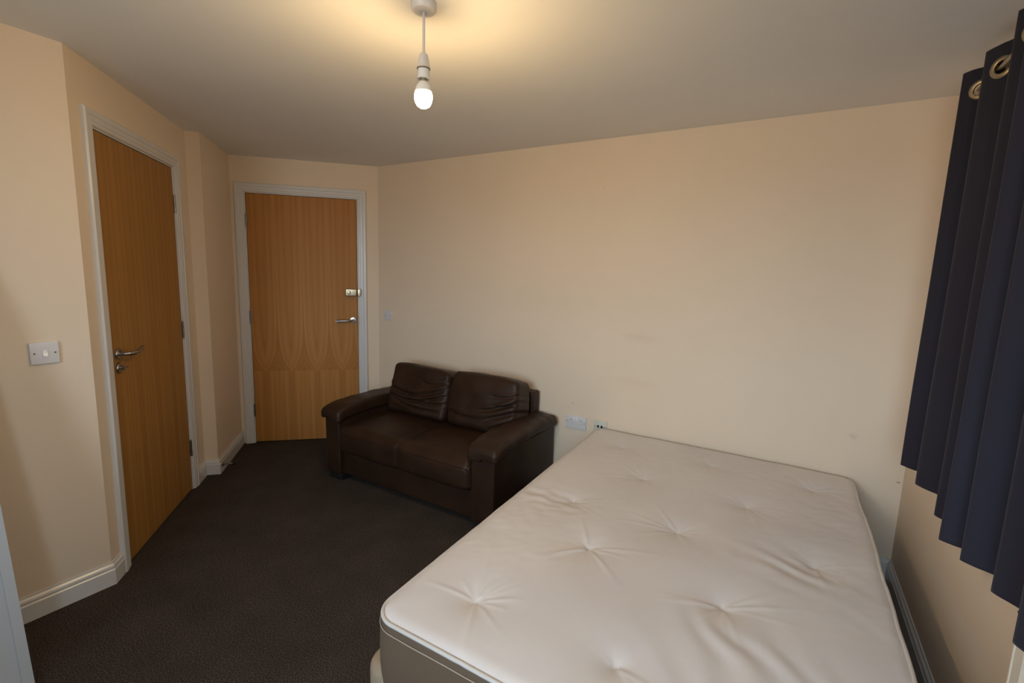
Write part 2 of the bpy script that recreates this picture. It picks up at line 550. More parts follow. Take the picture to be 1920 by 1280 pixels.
def wall_niche(i, name, mat, label, x0, x1, ztop):
    """wall with a shallow recess for a door (closed behind)"""
    j = (i + 1) % NP
    a, d, L = seg_frame(i)
    nrm = Vector((-d.y, d.x))          # outwards
    back = 0.075
    def P(x, t): return a + d * x + nrm * t
    ao, bo = miter(i, -back), miter(j, -back)
    ao2, bo2 = miter(i, -TH), miter(j, -TH)
    mb = MB()
    def col(poly, z0, z1):
        mb.prism([(p.x, p.y, z0) for p in poly], [(p.x, p.y, z1) for p in poly])
    z1 = HC + 0.02
    col([a, P(x0, 0), P(x0, back), ao], -0.02, z1)
    col([P(x1, 0), b_(j), bo, P(x1, back)], -0.02, z1)
    col([P(x0, 0), P(x1, 0), P(x1, back), P(x0, back)], ztop, z1)
    col([ao, bo, bo2, ao2], -0.02, z1)
    o = mb.build(name, mat)
    return tag(o, label, 'wall', 'structure')

def b_(j): return PATH[j]

# floor and ceiling follow the room outline, out to the outer wall face
outer = [miter(i, -TH) for i in range(NP)]
fl = MB().prism([(p.x, p.y, -0.10) for p in outer], [(p.x, p.y, 0.0) for p in outer]).build('floor', M_CARPET)
tag(fl, 'dark brown carpet covering the whole floor', 'floor', 'structure')
cl = MB().prism([(p.x, p.y, HC) for p in outer], [(p.x, p.y, HC + 0.10) for p in outer]).build('ceiling', M_CEIL)
tag(cl, 'plain white painted ceiling lit yellow around the bulb', 'ceiling', 'structure')

D1A, D1B = 0.150, 0.960       # door leaf edges along their walls
D2A, D2B = 0.105, 0.914
DTOP = 1.990
GAP, JAMB = 0.003, 0.030
wall_slab(0, 'wall_near_left', M_WALL, 'magnolia painted wall with the light switch at the left edge')
wall_niche(1, 'wall_left', M_WALL, 'magnolia wall around the wooden door on the left', D1A - GAP - JAMB, D1B + GAP + JAMB, DTOP + GAP + JAMB)
wall_slab(2, 'wall_left_return', M_WALL, 'narrow magnolia wall return between the two doors')
wall_slab(3, 'wall_left_far', M_WALL, 'short magnolia wall beside the far door frame')
wall_niche(4, 'wall_far', M_WALL, 'magnolia wall around the far wooden door', D2A - GAP - JAMB, D2B + GAP + JAMB, DTOP + GAP + JAMB)
wall_slab(5, 'wall_back', M_WALLB, 'long plain magnolia wall behind the sofa and bed')

# window wall with a through opening
mbw = MB()
ya, yb = 0.0, V7.y
yo0, yo1 = TH, V7.y - TH
x0, x1 = XR, XR + TH
z1 = HC + 0.02
mbw.box(x0, x1, -WIN_W0, yo0, -0.02, z1)
mbw.box(x0, x1, -WS_W0, -WIN_W1, -0.02, z1)
mbw.box(x0, x1, yo1, -WS_W1, -0.02, z1)
for (wa, wb_) in ((WIN_W0, WIN_W1), (WS_W0, WS_W1)):
    mbw.box(x0, x1, -wb_, -wa, -0.02, WIN_Z0)
    mbw.box(x0, x1, -wb_, -wa, WIN_Z1, z1)
tag(mbw.build('wall_right', M_WALL), 'magnolia window wall behind the dark curtain', 'wall', 'structure')

# wall behind the viewpoint, with its window
mbb = MB()
yb0, yb1 = YB - TH, YB
mbb.box(V0.x - 0.3, WB_X0, yb0, yb1, -0.02, z1)
mbb.box(WB_X1, XR + TH, yb0, yb1, -0.02, z1)
mbb.box(WB_X0, WB_X1, yb0, yb1, -0.02, WB_Z0)
mbb.box(WB_X0, WB_X1, yb0, yb1, WB_Z1, z1)
tag(mbb.build('wall_behind', M_WALL), 'magnolia wall behind the viewpoint', 'wall', 'structure')

def make_window(name, label, loc, rz, width, hgt, nw):
    """local x along the wall, +y outwards, origin at the lower inner left corner"""
    r = tag(empty(name, loc, rz), label, 'window', 'structure')
    f = MB()
    f.box(0, width, 0.06, 0.11, 0, 0.05); f.box(0, width, 0.06, 0.11, hgt - 0.05, hgt)
    ww = width / nw
    for k in range(nw + 1):
        f.box(max(0, ww * k - 0.03), min(width, ww * k + 0.03), 0.06, 0.11, 0.05, hgt - 0.05)
    f.build('window_frame', M_UPVC, r)
    for k in range(nw):
        MB().box(ww * k + 0.03, ww * (k + 1) - 0.03, 0.08, 0.084, 0.05, hgt - 0.05).build('pane', M_GLASS, r)
    MB().box(0.002, width - 0.002, -0.003, 0.06, 0, 0.02, 0.004).build('window_sill', M_UPVC, r)
make_window('window_1', 'white framed window hidden behind the dark curtain', (XR, -WIN_W0, WIN_Z0), -PI / 2, WIN_W1 - WIN_W0, WIN_Z1 - WIN_Z0, 2)
make_window('added_window_3', 'unseen window added in the right wall to light the near-left wall', (XR, -WS_W0, WIN_Z0), -PI / 2, WS_W1 - WS_W0, WIN_Z1 - WIN_Z0, 1)
make_window('window_2', 'uncovered window in the wall behind the viewpoint', (WB_X1, YB, WB_Z0), PI, WB_X1 - WB_X0, WB_Z1 - WB_Z0, 2)

# skirting boards
SK = [(0.0, 0.0), (0.016, 0.0), (0.016, 0.070), (0.0125, 0.074), (0.0125, 0.079), (0.0145, 0.083), (0.012, 0.091), (0.006, 0.098), (0.005, 0.105), (0.0, 0.105)]
def skirting(i, name, label, a=None, b=None):
    """along segment i, from distance a to b; None = mitred at the corner"""
    p, d, L = seg_frame(i)
    n_in = rnorm(i)
    j = (i + 1) % NP
    A, B = [], []
    for t, z in SK:
        q0 = miter(i, t) if a is None else p + d * a + n_in * t
        q1 = miter(j, t) if b is None else p + d * b + n_in * t
        A.append((q0.x, q0.y, z)); B.append((q1.x, q1.y, z))
    o = MB().prism(A, B).build(name, M_GLOSS)
    return tag(o, label, 'baseboard', 'structure')

ARW = 0.066          # architrave width
AR_IN = 0.010        # its inner edge beyond the leaf edge
skirting(0, 'baseboard_near_left', 'white moulded skirting board below the light switch')
skirting(1, 'baseboard_left', 'short white skirting board before the left door frame', None, D1A - AR_IN - ARW)
skirting(1, 'baseboard_left_far', 'white skirting sliver between left door frame and wall return', D1B + AR_IN + ARW, None)
skirting(2, 'baseboard_return', 'short white skirting board across the narrow wall return')
skirting(3, 'baseboard_far_left', 'white skirting board running to the far door frame')
skirting(4, 'baseboard_far', 'short white skirting board between far door and sofa', D2B + AR_IN + ARW, None)
skirting(5, 'baseboard_back', 'white skirting board behind the sofa and bed')
skirting(6, 'baseboard_right', 'white skirting board under the curtain beside the bed')

# ------------------------------------------------------------------ doors
def lever(root_mb, x, y, z, sgn, L, droop=0.0):
    """round bar lever: out of the door, then along it"""
    pts = [(x, y, z), (x, y - 0.030, z), (x + sgn * 0.004, y - 0.042, z), (x + sgn * 0.014, y - 0.050, z), (x + sgn * 0.05, y - 0.053, z + droop * 0.1)]
    pts += [(x + sgn * (0.05 + (L - 0.05) * t), y - 0.053 + 0.006 * t, z + droop * (0.1 + 0.9 * t * t)) for t in (0.25, 0.5, 0.75, 1.0)]
    root_mb.tube(pts, 0.0095, 12)

ARP = [(0.0, 0.0), (0.0, 0.008), (0.005, 0.012), (0.016, 0.012), (0.020, 0.015), (0.036, 0.015), (0.042, 0.019), (0.060, 0.019), (0.066, 0.013), (0.066, 0.0)]
HINGE_Z = (1.735, 0.985, 0.225)

def make_door(seg, name, label, xa, xb, hinge_side, wood, setback):
    p, d, L = seg_frame(seg)
    r = empty(name, (p.x, p.y, 0), math.atan2(d.y, d.x))
    tag(r, label, 'door', 'structure')
    # leaf (local x along the wall, -y into the room)
    leaf = MB().box(xa, xb, setback, setback + 0.044, 0.008, DTOP, 0.0015).build('door_leaf', wood, r)
    # lining and stop
    for (xx0, xx1) in ((xa - GAP - JAMB, xa - GAP), (xb + GAP, xb + GAP + JAMB)):
        MB().box(xx0, xx1, 0.0, 0.0749, 0, DTOP + GAP + JAMB).build('door_lining', M_GLOSS, r)
    MB().box(xa - GAP, xb + GAP, 0.0, 0.0749, DTOP + GAP, DTOP + GAP + JAMB).build('door_lining', M_GLOSS, r)
    # architraves with mitred heads
    xi0, xi1, zi = xa - AR_IN, xb + AR_IN, DTOP + AR_IN
    for side in (-1, 1):
        A, B = [], []
        for w_, h_ in ARP:
            x_ = (xi0 - w_) if side < 0 else (xi1 + w_)
            A.append((x_, -h_, 0.0)); B.append((x_, -h_, zi + w_))
        MB().prism(A, B).build('architrave', M_GLOSS, r)
    A = [(xi0 - w_, -h_, zi + w_) for w_, h_ in ARP]
    B = [(xi1 + w_, -h_, zi + w_) for w_, h_ in ARP]
    MB().prism(A, B).build('architrave', M_GLOSS, r)
    # hinges
    hx = xa - GAP / 2 if hinge_side < 0 else xb + GAP / 2
    for hz in HINGE_Z:
        hm = MB()
        for k in range(5):
            hm.lathe([(0.0055, 0.0), (0.0055, 0.0186)], 12, 'z', (hx, setback - 0.006, hz + k * 0.02))
        hm.lathe([(0.003, -0.003), (0.003, 0.106)], 8, 'z', (hx, setback - 0.006, hz))
        hm.box(hx - 0.008, hx + 0.008, setback - 0.003, setback - 0.0005, hz, hz + 0.1)
        hm.build('hinge', M_DSTEEL, r, smooth=True)
    return r, leaf

# left door: lever and keyhole cover on its near edge
d1, leaf1 = make_door(1, 'door_1', 'closed plain wooden door with lever handle on the left wall', D1A, D1B, 1, M_WOOD1, 0.002)
hx, hz = D1A + 0.055, 1.015
h = MB().lathe([(0.026, 0.0), (0.026, -0.006), (0.024, -0.009), (0.012, -0.010), (0.011, -0.018)], 28, 'y', (hx, 0.002, hz))
lever(h, hx, 0.0, hz, 1, 0.125, 0.012)
h.build('lever_handle', M_STEEL, leaf1, smooth=True)['label'] = 'brushed steel lever handle on round rose'
k = MB().lathe([(0.026, 0.0), (0.026, -0.006), (0.024, -0.009), (0.010, -0.0092)], 28, 'y', (hx, 0.002, hz - 0.066))
k.lathe([(0.008, -0.009), (0.008, -0.022), (0.006, -0.024)], 16, 'y', (hx, 0.002, hz - 0.066))
k.box(hx - 0.011, hx + 0.011, -0.034, -0.020, hz - 0.070, hz - 0.062, 0.002)
k.build('thumb_turn', M_STEEL, leaf1, smooth=True)['label'] = 'round steel thumb turn'

# far door: night latch and lever on its right edge
d2, leaf2 = make_door(4, 'door_2', 'closed wooden entrance door with night latch behind the sofa', D2A, D2B, -1, M_WOOD2, 0.002)
hx = D2A + 0.772
h = MB().lathe([(0.026, 0.0), (0.026, -0.006), (0.024, -0.009), (0.012, -0.010), (0.011, -0.018)], 28, 'y', (hx, 0.002, 1.018))
lever(h, hx, 0.0, 1.018, -1, 0.13, -0.006)
h.build('lever_handle', M_STEEL, leaf2, smooth=True)['label'] = 'brushed steel lever handle'
nl = MB().box(D2B - 0.090, D2B - 0.003, -0.032, 0.0015, 1.221, 1.276, 0.004)
nl = nl.build('night_latch', M_BRASS, leaf2, smooth=True)
nl['label'] = 'pale brass night latch case'
MB().lathe([(0.016, 0.0), (0.016, -0.010), (0.013, -0.014), (0.004, -0.015)], 20, 'y', (D2B - 0.064, -0.031, 1.249)).build('latch_knob', M_BRASS, leaf2, smooth=True)
MB().lathe([(0.005, 0.0), (0.005, -0.005), (0.002, -0.006)], 12, 'y', (D2B - 0.033, -0.031, 1.253)).build('snib_button', M_STEEL, leaf2, smooth=True)
kp = MB().box(D2B + 0.004, D2B + 0.030, -0.040, -0.008, 1.219, 1.278, 0.003)
kp.build('latch_keep', M_BRASS, d2, smooth=True)['label'] = 'brass latch keep fixed on the frame'
MB().box(D2B + 0.0035, D2B + 0.012, -0.014, 0.0, 0.985, 1.045, 0.001).build('strike_plate', M_DSTEEL, d2)
MB().box(D1A - 0.012, D1A - 0.0035, -0.009, 0.0, 0.965, 1.045, 0.001).build('strike_plate', M_STEEL, d1)

# door stop on the skirting of the short wall
p, d, L = seg_frame(3)
ds = tag(empty('door_stop', (p.x, p.y, 0), math.atan2(d.y, d.x)), 'steel door stop with black tip on the skirting', 'door stop')
y0 = -0.0161
MB().lathe([(0.016, 0.0), (0.016, -0.004), (0.013, -0.007)], 20, 'y', (0.035, y0, 0.054)).build('base_plate', M_DSTEEL, ds, smooth=True)
MB().lathe([(0.006, -0.006), (0.006, -0.066)], 14, 'y', (0.035, y0, 0.054)).build('rod', M_STEEL, ds, smooth=True)
MB().lathe([(0.010, -0.062), (0.0115, -0.066), (0.0115, -0.078), (0.008, -0.082)], 18, 'y', (0.035, y0, 0.054)).build('rubber_tip', M_BLACK, ds, smooth=True)

# ------------------------------------------------------------------ switches and sockets
def plate(name, seg, x, z, w, hgt, label, cat, mat=None, depth=0.010):
    """bevelled face plate; x is the left edge along the segment, z the lower edge"""
    p, d, L = seg_frame(seg)
    q = p + d * x
    r = tag(empty(name, (q.x, q.y, z), math.atan2(d.y, d.x)), label, cat)
    MB().box(0, w, -depth, 0.0, 0, hgt, 0.003).build('face_plate', mat or M_PLASTIC, r, smooth=True)
    return r

def screw(r, x, z, depth=0.010):
    s = MB().lathe([(0.0036, 0.002), (0.0036, -0.0004), (0.0028, -0.0008)], 12, 'y', (x, -depth, z))
    o = s.build('screw', M_DSTEEL, r)
    MB().box(x - 0.003, x + 0.003, -depth - 0.0011, -depth - 0.0006, z - 0.0005, z + 0.0005).build('slot', M_DARKSLOT, o)

# light switch beside the left edge (segment 0 runs towards V1)
L0 = seg_frame(0)[2]
r = plate('light_switch', 0, L0 - 0.187, 1.030, 0.086, 0.086, 'white single light switch on the wall left of the door', 'light switch')
rk = MB()
rk.add([(0.036, -0.010, 0.030), (0.050, -0.010, 0.030), (0.050, -0.010, 0.056), (0.036, -0.010, 0.056),
        (0.036, -0.0165, 0.031), (0.050, -0.0165, 0.031), (0.050, -0.0115, 0.0435), (0.036, -0.0115, 0.0435), (0.050, -0.0118, 0.055), (0.036, -0.0118, 0.055)],
       [(4, 5, 6, 7), (7, 6, 8, 9), (0, 1, 5, 4), (9, 8, 2, 3), (0, 4, 7, 9, 3), (1, 2, 8, 6, 5), (3, 2, 1, 0)])
rk.build('rocker', M_PLASTIC_B, r)
fr_ = MB()
fr_.box(0.0335, 0.0358, -0.0112, -0.0098, 0.0275, 0.0585); fr_.box(0.0502, 0.0525, -0.0112, -0.0098, 0.0275, 0.0585)
fr_.box(0.0335, 0.0525, -0.0112, -0.0098, 0.0562, 0.0585); fr_.box(0.0335, 0.0525, -0.0112, -0.0098, 0.0275, 0.0298)
fr_.build('rocker_frame', M_PLASTIC, r)
screw(r, 0.0128, 0.043); screw(r, 0.0732, 0.043)

# small plate on the back wall near the far door
r = plate('wall_plate', 5, 0.070, 1.030, 0.086, 0.078, 'small white square blank wall plate above sofa near far door', 'wall plate')
screw(r, 0.012, 0.039); screw(r, 0.074, 0.039)

# double mains socket
r = plate('double_socket', 5, 1.748, 0.437, 0.147, 0.088, 'white double mains socket between sofa arm and mattress', 'socket', depth=0.011)
for cx in (0.038, 0.109):
    MB().box(cx - 0.002, cx + 0.002, -0.0114, -0.0109, 0.054, 0.062).build('earth_hole', M_DARKSLOT, r)
    for sx in (-0.011, 0.011):
        MB().box(cx + sx - 0.0032, cx + sx + 0.0032, -0.0114, -0.0109, 0.033, 0.037).build('pin_hole', mat_simple('socket_shutter', (0.45, 0.44, 0.44), 0.5), r)
for cx in (0.064, 0.083):
    MB().box(cx - 0.006, cx + 0.006, -0.0145, -0.0105, 0.056, 0.078, 0.0015).build('rocker', M_PLASTIC_B, r, smooth=True)
screw(r, 0.012, 0.046, 0.011); screw(r, 0.135, 0.046, 0.011)

# aerial socket half hidden by the mattress
r = plate('aerial_socket', 5, 1.947, 0.436, 0.086, 0.088, 'cream aerial socket with two round holes beside the mattress corner', 'socket', M_CREAM, depth=0.011)
for cx in (0.031, 0.055):
    a_ = MB().lathe([(0.0075, 0.001), (0.0075, -0.003), (0.0055, -0.003), (0.0055, 0.0)], 18, 'y', (cx, -0.011, 0.050)).build('coaxial_port', M_BLACK, r, smooth=True)
screw(r, 0.012, 0.050, 0.011); screw(r, 0.074, 0.050, 0.011)

# ------------------------------------------------------------------ sofa  (x along wall, y = -distance from wall)
SF = (0.0, -0.012, 0.0)
sofa = tag(empty('loveseat', (0.985, -0.40, 0)), 'dark brown leather two-seat sofa against the back wall', 'sofa')
SO = tuple(sofa.location)

def soft_part(name, mat, parent, c, hsz, r, seg, fn=None, k=4, tilt=0.0, off=SO):
    v, f = soft_box(hsz[0], hsz[1], hsz[2], r, seg, k, fn)
    R = Matrix.Rotation(tilt, 3, 'X')
    cv = Vector(c)
    mb = MB().add([tuple(R @ Vector(p) + cv) for p in v], f)
    return mb.build(name, mat, parent, smooth='all', offset=off, fix=False)

def wob(p, n, amp, sc, seed):
    return p + n * (amp * noise.noise(Vector((p.x * sc + seed, p.y * sc, p.z * sc))))

# plinth / base panel
soft_part('base', M_LEATHER, sofa, (0.985, -0.415, 0.125), (0.565, 0.325, 0.085), 0.012, (10, 6, 3))
# arms
for sx, x0_, x1_ in ((-1, 0.292, 0.432), (1, 1.523, 1.678)):
    cx = (x0_ + x1_) / 2
    soft_part('arm', M_LEATHER, sofa, (cx, -0.405, 0.244), ((x1_ - x0_) / 2, 0.372, 0.201), 0.012, (4, 10, 6), lambda p, n: wob(p, n, 0.004, 6, 3.1))
    def padfn(p, n, sx=sx):
        q = Vector(p)
        fr_ = (q.y + 0.36) / 0.72              # 0 at front, 1 at back
        q.z += 0.012 * math.sin(PI * min(1, max(0, fr_)))
        if fr_ < 0.16:
            q.z -= 0.022 * ((0.16 - fr_) / 0.16) ** 2          # front end rolls down over the panel
        q.z -= 0.010 * (abs(q.x) / 0.10) ** 3
        if q.x * sx < 0 and n.z < 0.3:
            q.z -= 0.015                                        # inner edge sags towards the seat
        q = wob(q, n, 0.005, 9, 7.7 + sx)
        q += n * (0.0025 * math.sin(q.y * 60 + 3 * math.sin(q.x * 20))) * max(0, n.z) * (1 if fr_ > 0.75 else 0.25)
        return q
    soft_part('arm_pad', M_LEATHER, sofa, (cx + 0.002 * sx, -0.419, 0.487), ((x1_ - x0_) / 2 + 0.024, 0.382, 0.037), 0.028, (12, 40, 3), padfn, k=6)
# one seat cushion with a short centre seam at the front
def seatfn(p, n):
    q = Vector(p)
    half = -1 if q.x < 0 else 1
    u = (q.x - half * 0.2735) / 0.2735         # -1..1 across each half
    w_ = q.y / 0.312
    if n.z > 0.1:
        q.z += (0.016 * (1 - u * u) + 0.004) * (1 - 0.6 * w_ * w_) * n.z
        q.z -= 0.016 * max(0, -w_ - 0.35)
    if n.y < -0.1:
        q.y -= 0.018 * (1 - 0.6 * u * u) * (1 - (q.z / 0.11) ** 2) * (-n.y)
    front = max(0.0, min(1.0, (0.25 - w_) / 0.9))
    q -= n * (0.007 * math.exp(-(q.x / 0.010) ** 2) * front)
    q = wob(q, n, 0.006, 6, 11)
    e = 1 - abs(q.x) / 0.547
    if e < 0.08 and n.y < 0.3:
        q += n * (0.0035 * math.sin(q.z * 170 + 12 * u) * (1 - e / 0.08))
    return q
soft_part('seat_cushion', M_LEATHER, sofa, (0.9775, -0.475, 0.302), (0.5465, 0.312, 0.098), 0.045, (90, 30, 8), seatfn, k=6)
# back frame
soft_part('back_frame', M_LEATHER, sofa, (0.975, -0.072, 0.352), (0.578, 0.046, 0.310), 0.014, (10, 3, 8), lambda p, n: wob(p, n, 0.004, 5, 1.3))

# back cushions with slumped folds
def foldfn(hx, hy, hz, folds, seed, lean):
    def fn(p, n):
        q = Vector(p)
        u, v_ = q.x / hx, q.z / hz
        bulge = (1 - u * u) * (1 - v_ * v_)
        if n.y < 0:
            q.y -= (0.024 * bulge + 0.02 * max(0, -v_) * (1 - u * u)) * (-n.y)
        q.z -= 0.012 * (1 - u * u) * 0 
        # slump: one top corner sinks
        q.z += lean * u * 0.012 * (1 if v_ > 0 else 0.3)
        q.z -= 0.014 * (abs(u) ** 3) * max(0, v_)
        q.x -= 0.016 * (u ** 3) * (v_ ** 2)
        if n.y < 0.35:
            dsp = 0
            for (u0, v0, u1, v1, sag, wd, amp) in folds:
                t = (u - u0) / (u1 - u0)
                if -0.15 < t < 1.15:
                    vc = v0 + (v1 - v0) * t - sag * 4 * t * (1 - t)
                    wgt = max(0.0, 1 - abs(2 * t - 1) ** 4) if 0 < t < 1 else 0
                    z_ = (v_ - vc) / wd
                    dsp += 1.3 * amp * wgt * (-math.exp(-z_ * z_ * 2.2) + 0.75 * math.exp(-((z_ - 1.3) ** 2) * 1.4) + 0.35 * math.exp(-((z_ + 1.4) ** 2) * 1.4))
            q += n * dsp
        q = wob(q, n, 0.007, 7, seed)
        return q
    return fn

f1 = [(-1.05, 0.05, 0.95, 0.25, 0.34, 0.10, 0.011), (-0.9, -0.30, 1.0, 0.02, 0.28, 0.09, 0.011), (-0.95, -0.35, 0.9, -0.65, 0.18, 0.08, 0.009),
      (-0.1, -0.35, 1.05, -0.28, 0.12, 0.07, 0.009), (0.15, 0.45, 1.0, 0.62, 0.18, 0.08, 0.007), (0.05, -0.05, 1.05, 0.42, 0.1, 0.06, 0.006)]
f2 = [(0.05, -0.28, 1.05, 0.30, 0.10, 0.08, 0.011), (0.25, -0.55, 1.05, -0.10, 0.02, 0.09, 0.011), (0.35, -0.9, 1.05, -0.42, 0.0, 0.08, 0.010),
      (0.45, -0.05, 1.02, 0.18, 0.06, 0.06, 0.008), (-1.0, -0.5, 0.4, -0.55, 0.1, 0.12, 0.005), (0.3, 0.3, 1.05, 0.55, 0.1, 0.06, 0.006)]
soft_part('back_cushion', M_LEATHER, sofa, (0.728, -0.245, 0.572), (0.275, 0.092, 0.182), 0.034, (44, 6, 40), foldfn(0.270, 0.088, 0.178, f1, 2.0, -0.6), k=6, tilt=-0.24)
soft_part('back_cushion', M_LEATHER, sofa, (1.283, -0.250, 0.580), (0.272, 0.094, 0.186), 0.034, (44, 6, 40), foldfn(0.268, 0.090, 0.184, f2, 5.0, -0.3), k=6, tilt=-0.24)
# feet
for (fx, fy) in ((0.318, -0.768), (1.535, -0.768), (0.318, -0.14), (1.535, -0.14)):
    MB().box(fx, fx + 0.125, fy, fy + 0.09, 0.0, 0.046, 0.004).build('foot', M_BLACK, sofa, offset=SO)

# ------------------------------------------------------------------ bed
MX0, MX1, MY0, MY1, MZ0, MZ1 = 2.024, 3.320, -1.976, -0.026, 0.262, 0.488
mcx, mcy = (MX0 + MX1) / 2, (MY0 + MY1) / 2
mhx, mhy = (MX1 - MX0) / 2, (MY1 - MY0) / 2
TUFTS = []
for row, wv_ in enumerate((1.780, 1.385, 1.030, 0.660, 0.290)):
    for s_ in ((2.25, 2.69, 3.13) if row % 2 == 0 else (2.44, 2.88)):
        TUFTS.append((s_ + random.uniform(-0.015, 0.015), -wv_ + random.uniform(-0.02, 0.02)))
TUFTS[0] = (2.252, -1.776); TUFTS[1] = (2.682, -1.778); TUFTS[3] = (2.439, -1.337); TUFTS[4] = (2.883, -1.406)

def round_map(px, py, hx, hy, r):
    qx = max(-(hx - r), min(hx - r, px)); qy = max(-(hy - r), min(hy - r, py))
    dx, dy = px - qx, py - qy
    l = math.hypot(dx, dy)
    if l > 0:
        k_ = max(abs(dx), abs(dy)) / l
        dx *= k_; dy *= k_
    return qx + dx, qy + dy

CREASE = []
for (tx, ty) in TUFTS:
    cr = []
    vig = 0.85 if (ty < -1.25 and tx < 2.6) else random.uniform(0.25, 0.6)
    for k in range(random.randint(8, 12)):
        cr.append((random.uniform(0, 2 * PI), random.uniform(0.03, 0.20), random.uniform(0.0015, 0.0045) * vig))
    CREASE.append(cr)

def top_height(x, y):
    z = 0.0
    fx_, fy_ = (x - mcx) / mhx, (y - mcy) / mhy
    edge = max(abs(fx_), abs(fy_))
    z += 0.010 * (1 - edge ** 8) - 0.0
    for (tx, ty), cr in zip(TUFTS, CREASE):
        dx, dy = x - tx, y - ty
        d2 = dx * dx + dy * dy
        if d2 < 0.12:
            dd_ = math.sqrt(d2)
            z -= 0.023 * math.exp(-dd_ / 0.062)
            a = math.atan2(dy, dx)
            for (ca, cl_, am) in cr:
                da = (a - ca + PI) % (2 * PI) - PI
                lat = dd_ * math.sin(da) if abs(da) < PI / 2 else 9
                lat2 = lat / (0.004 + 0.035 * dd_)
                if abs(lat2) < 3 and dd_ < cl_ * 1.3:
                    z += am * math.exp(-lat2 * lat2) * math.exp(-(dd_ / cl_) ** 2) * min(1, dd_ / 0.02)
    # loose ticking rumples
    z += 0.0035 * noise.noise(Vector((x * 4.2, y * 4.2, 1.3)))
    rp = noise.noise(Vector((x * 1.7 + 3, y * 1.7, 9.1)))
    z += 0.0022 * noise.noise(Vector((x * 16 + y * 6, y * 15, 2.7))) * max(0, rp + 0.25)
    z += 0.0012 * noise.noise(Vector((x * 30 - y * 12, y * 26, 6.6))) * max(0, rp + 0.35)
    g = math.exp(-(((x - 2.18) / 0.14) ** 2 + ((y + 1.09) / 0.10) ** 2))
    z += 0.009 * g * noise.noise(Vector((x * 18, y * 22, 5.0)))
    g = math.exp(-(((x - 2.95) / 0.16) ** 2 + ((y + 1.62) / 0.16) ** 2))
    z += 0.0035 * g * math.sin((x * 0.9 + y * 0.7) * 55 + 4 * noise.noise(Vector((x * 6, y * 6, 3))))
    g = math.exp(-(((x - 3.05) / 0.12) ** 2 + ((y + 1.10) / 0.10) ** 2))
    z += 0.003 * g * math.sin((x * 0.3 + y * 1.0) * 70 + 4 * noise.noise(Vector((x * 6, y * 6, 8))))
    return z

bed = tag(empty('mattress', (mcx, mcy, MZ0)), 'bare white tufted double mattress lying on the divan base', 'mattress')
BO = tuple(bed.location)
RC = 0.078
gx, gy = 230, 326
verts = []; idx = {}
for i in range(gx + 1):
    for j in range(gy + 1):
        px, py = -mhx + 2 * mhx * i / gx, -mhy + 2 * mhy * j / gy
        qx, qy = round_map(px, py, mhx, mhy, RC)
        x, y = mcx + qx, mcy + qy
        bnd = i in (0, gx) or j in (0, gy)
        ex = min(i, gx - i, j, gy - j)
        z = MZ1 + top_height(x, y)
        if ex < 6:
            z -= (0.010, 0.0065, 0.004, 0.0022, 0.001, 0.0004)[ex]
        # slightly wavy rim on the window side
        if i > gx - 16:
            wgt = (i - (gx - 16)) / 16
            x += wgt * 0.008 * noise.noise(Vector((0, y * 4.0, 4.4)))
        # left side runs slightly askew
        x += max(0.0, -qx / mhx) * (0.014 - 0.050 * (y - MY0) / (MY1 - MY0))
        idx[(i, j)] = len(verts); verts.append((x, y, z))
faces = [(idx[(i, j)], idx[(i + 1, j)], idx[(i + 1, j + 1)], idx[(i, j + 1)]) for i in range(gx) for j in range(gy)]
MB().add(verts, faces).build('quilted_top', M_MATT, bed, smooth='all', offset=BO, fix=False)
rim = [(i, 0) for i in range(gx)] + [(gx, j) for j in range(gy)] + [(i, gy) for i in range(gx, 0, -1)] + [(0, j) for j in range(gy, 0, -1)]
rimp = [verts[idx[k]] for k in rim]
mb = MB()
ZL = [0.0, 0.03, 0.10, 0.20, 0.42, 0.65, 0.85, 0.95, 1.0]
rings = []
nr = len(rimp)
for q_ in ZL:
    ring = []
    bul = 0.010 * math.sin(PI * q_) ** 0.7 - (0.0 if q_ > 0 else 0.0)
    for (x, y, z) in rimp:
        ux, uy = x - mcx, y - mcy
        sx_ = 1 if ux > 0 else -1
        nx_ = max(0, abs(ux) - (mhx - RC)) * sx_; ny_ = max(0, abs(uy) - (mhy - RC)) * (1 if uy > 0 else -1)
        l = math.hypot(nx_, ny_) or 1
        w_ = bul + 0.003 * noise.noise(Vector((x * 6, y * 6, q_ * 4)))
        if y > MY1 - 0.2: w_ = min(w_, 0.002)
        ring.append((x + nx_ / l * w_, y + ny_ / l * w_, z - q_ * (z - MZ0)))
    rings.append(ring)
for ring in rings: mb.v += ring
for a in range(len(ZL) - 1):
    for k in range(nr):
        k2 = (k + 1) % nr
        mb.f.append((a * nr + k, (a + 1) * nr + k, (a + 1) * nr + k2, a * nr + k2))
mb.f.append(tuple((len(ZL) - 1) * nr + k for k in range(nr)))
mb.build('side_border', M_MATSIDE_SHADED, bed, smooth=True, offset=BO)
MB().tube([(x, y, z + 0.001) for (x, y, z) in rimp], 0.0060, 8, closed=True).build('top_piping', M_PIPING, bed, smooth='all', offset=BO)
MB().tube([(x, y, MZ1 - 0.034 + 0.002 * noise.noise(Vector((x * 5, y * 5, 0)))) for (x, y, z) in rings[3]], 0.0018, 6, closed=True).build('border_seam', M_MATSIDE2, bed, smooth='all', offset=BO)
MB().tube([(x, y, MZ0 + 0.006) for (x, y, z) in rimp], 0.0055, 8, closed=True).build('lower_piping', M_MATSIDE2, bed, smooth='all', offset=BO)
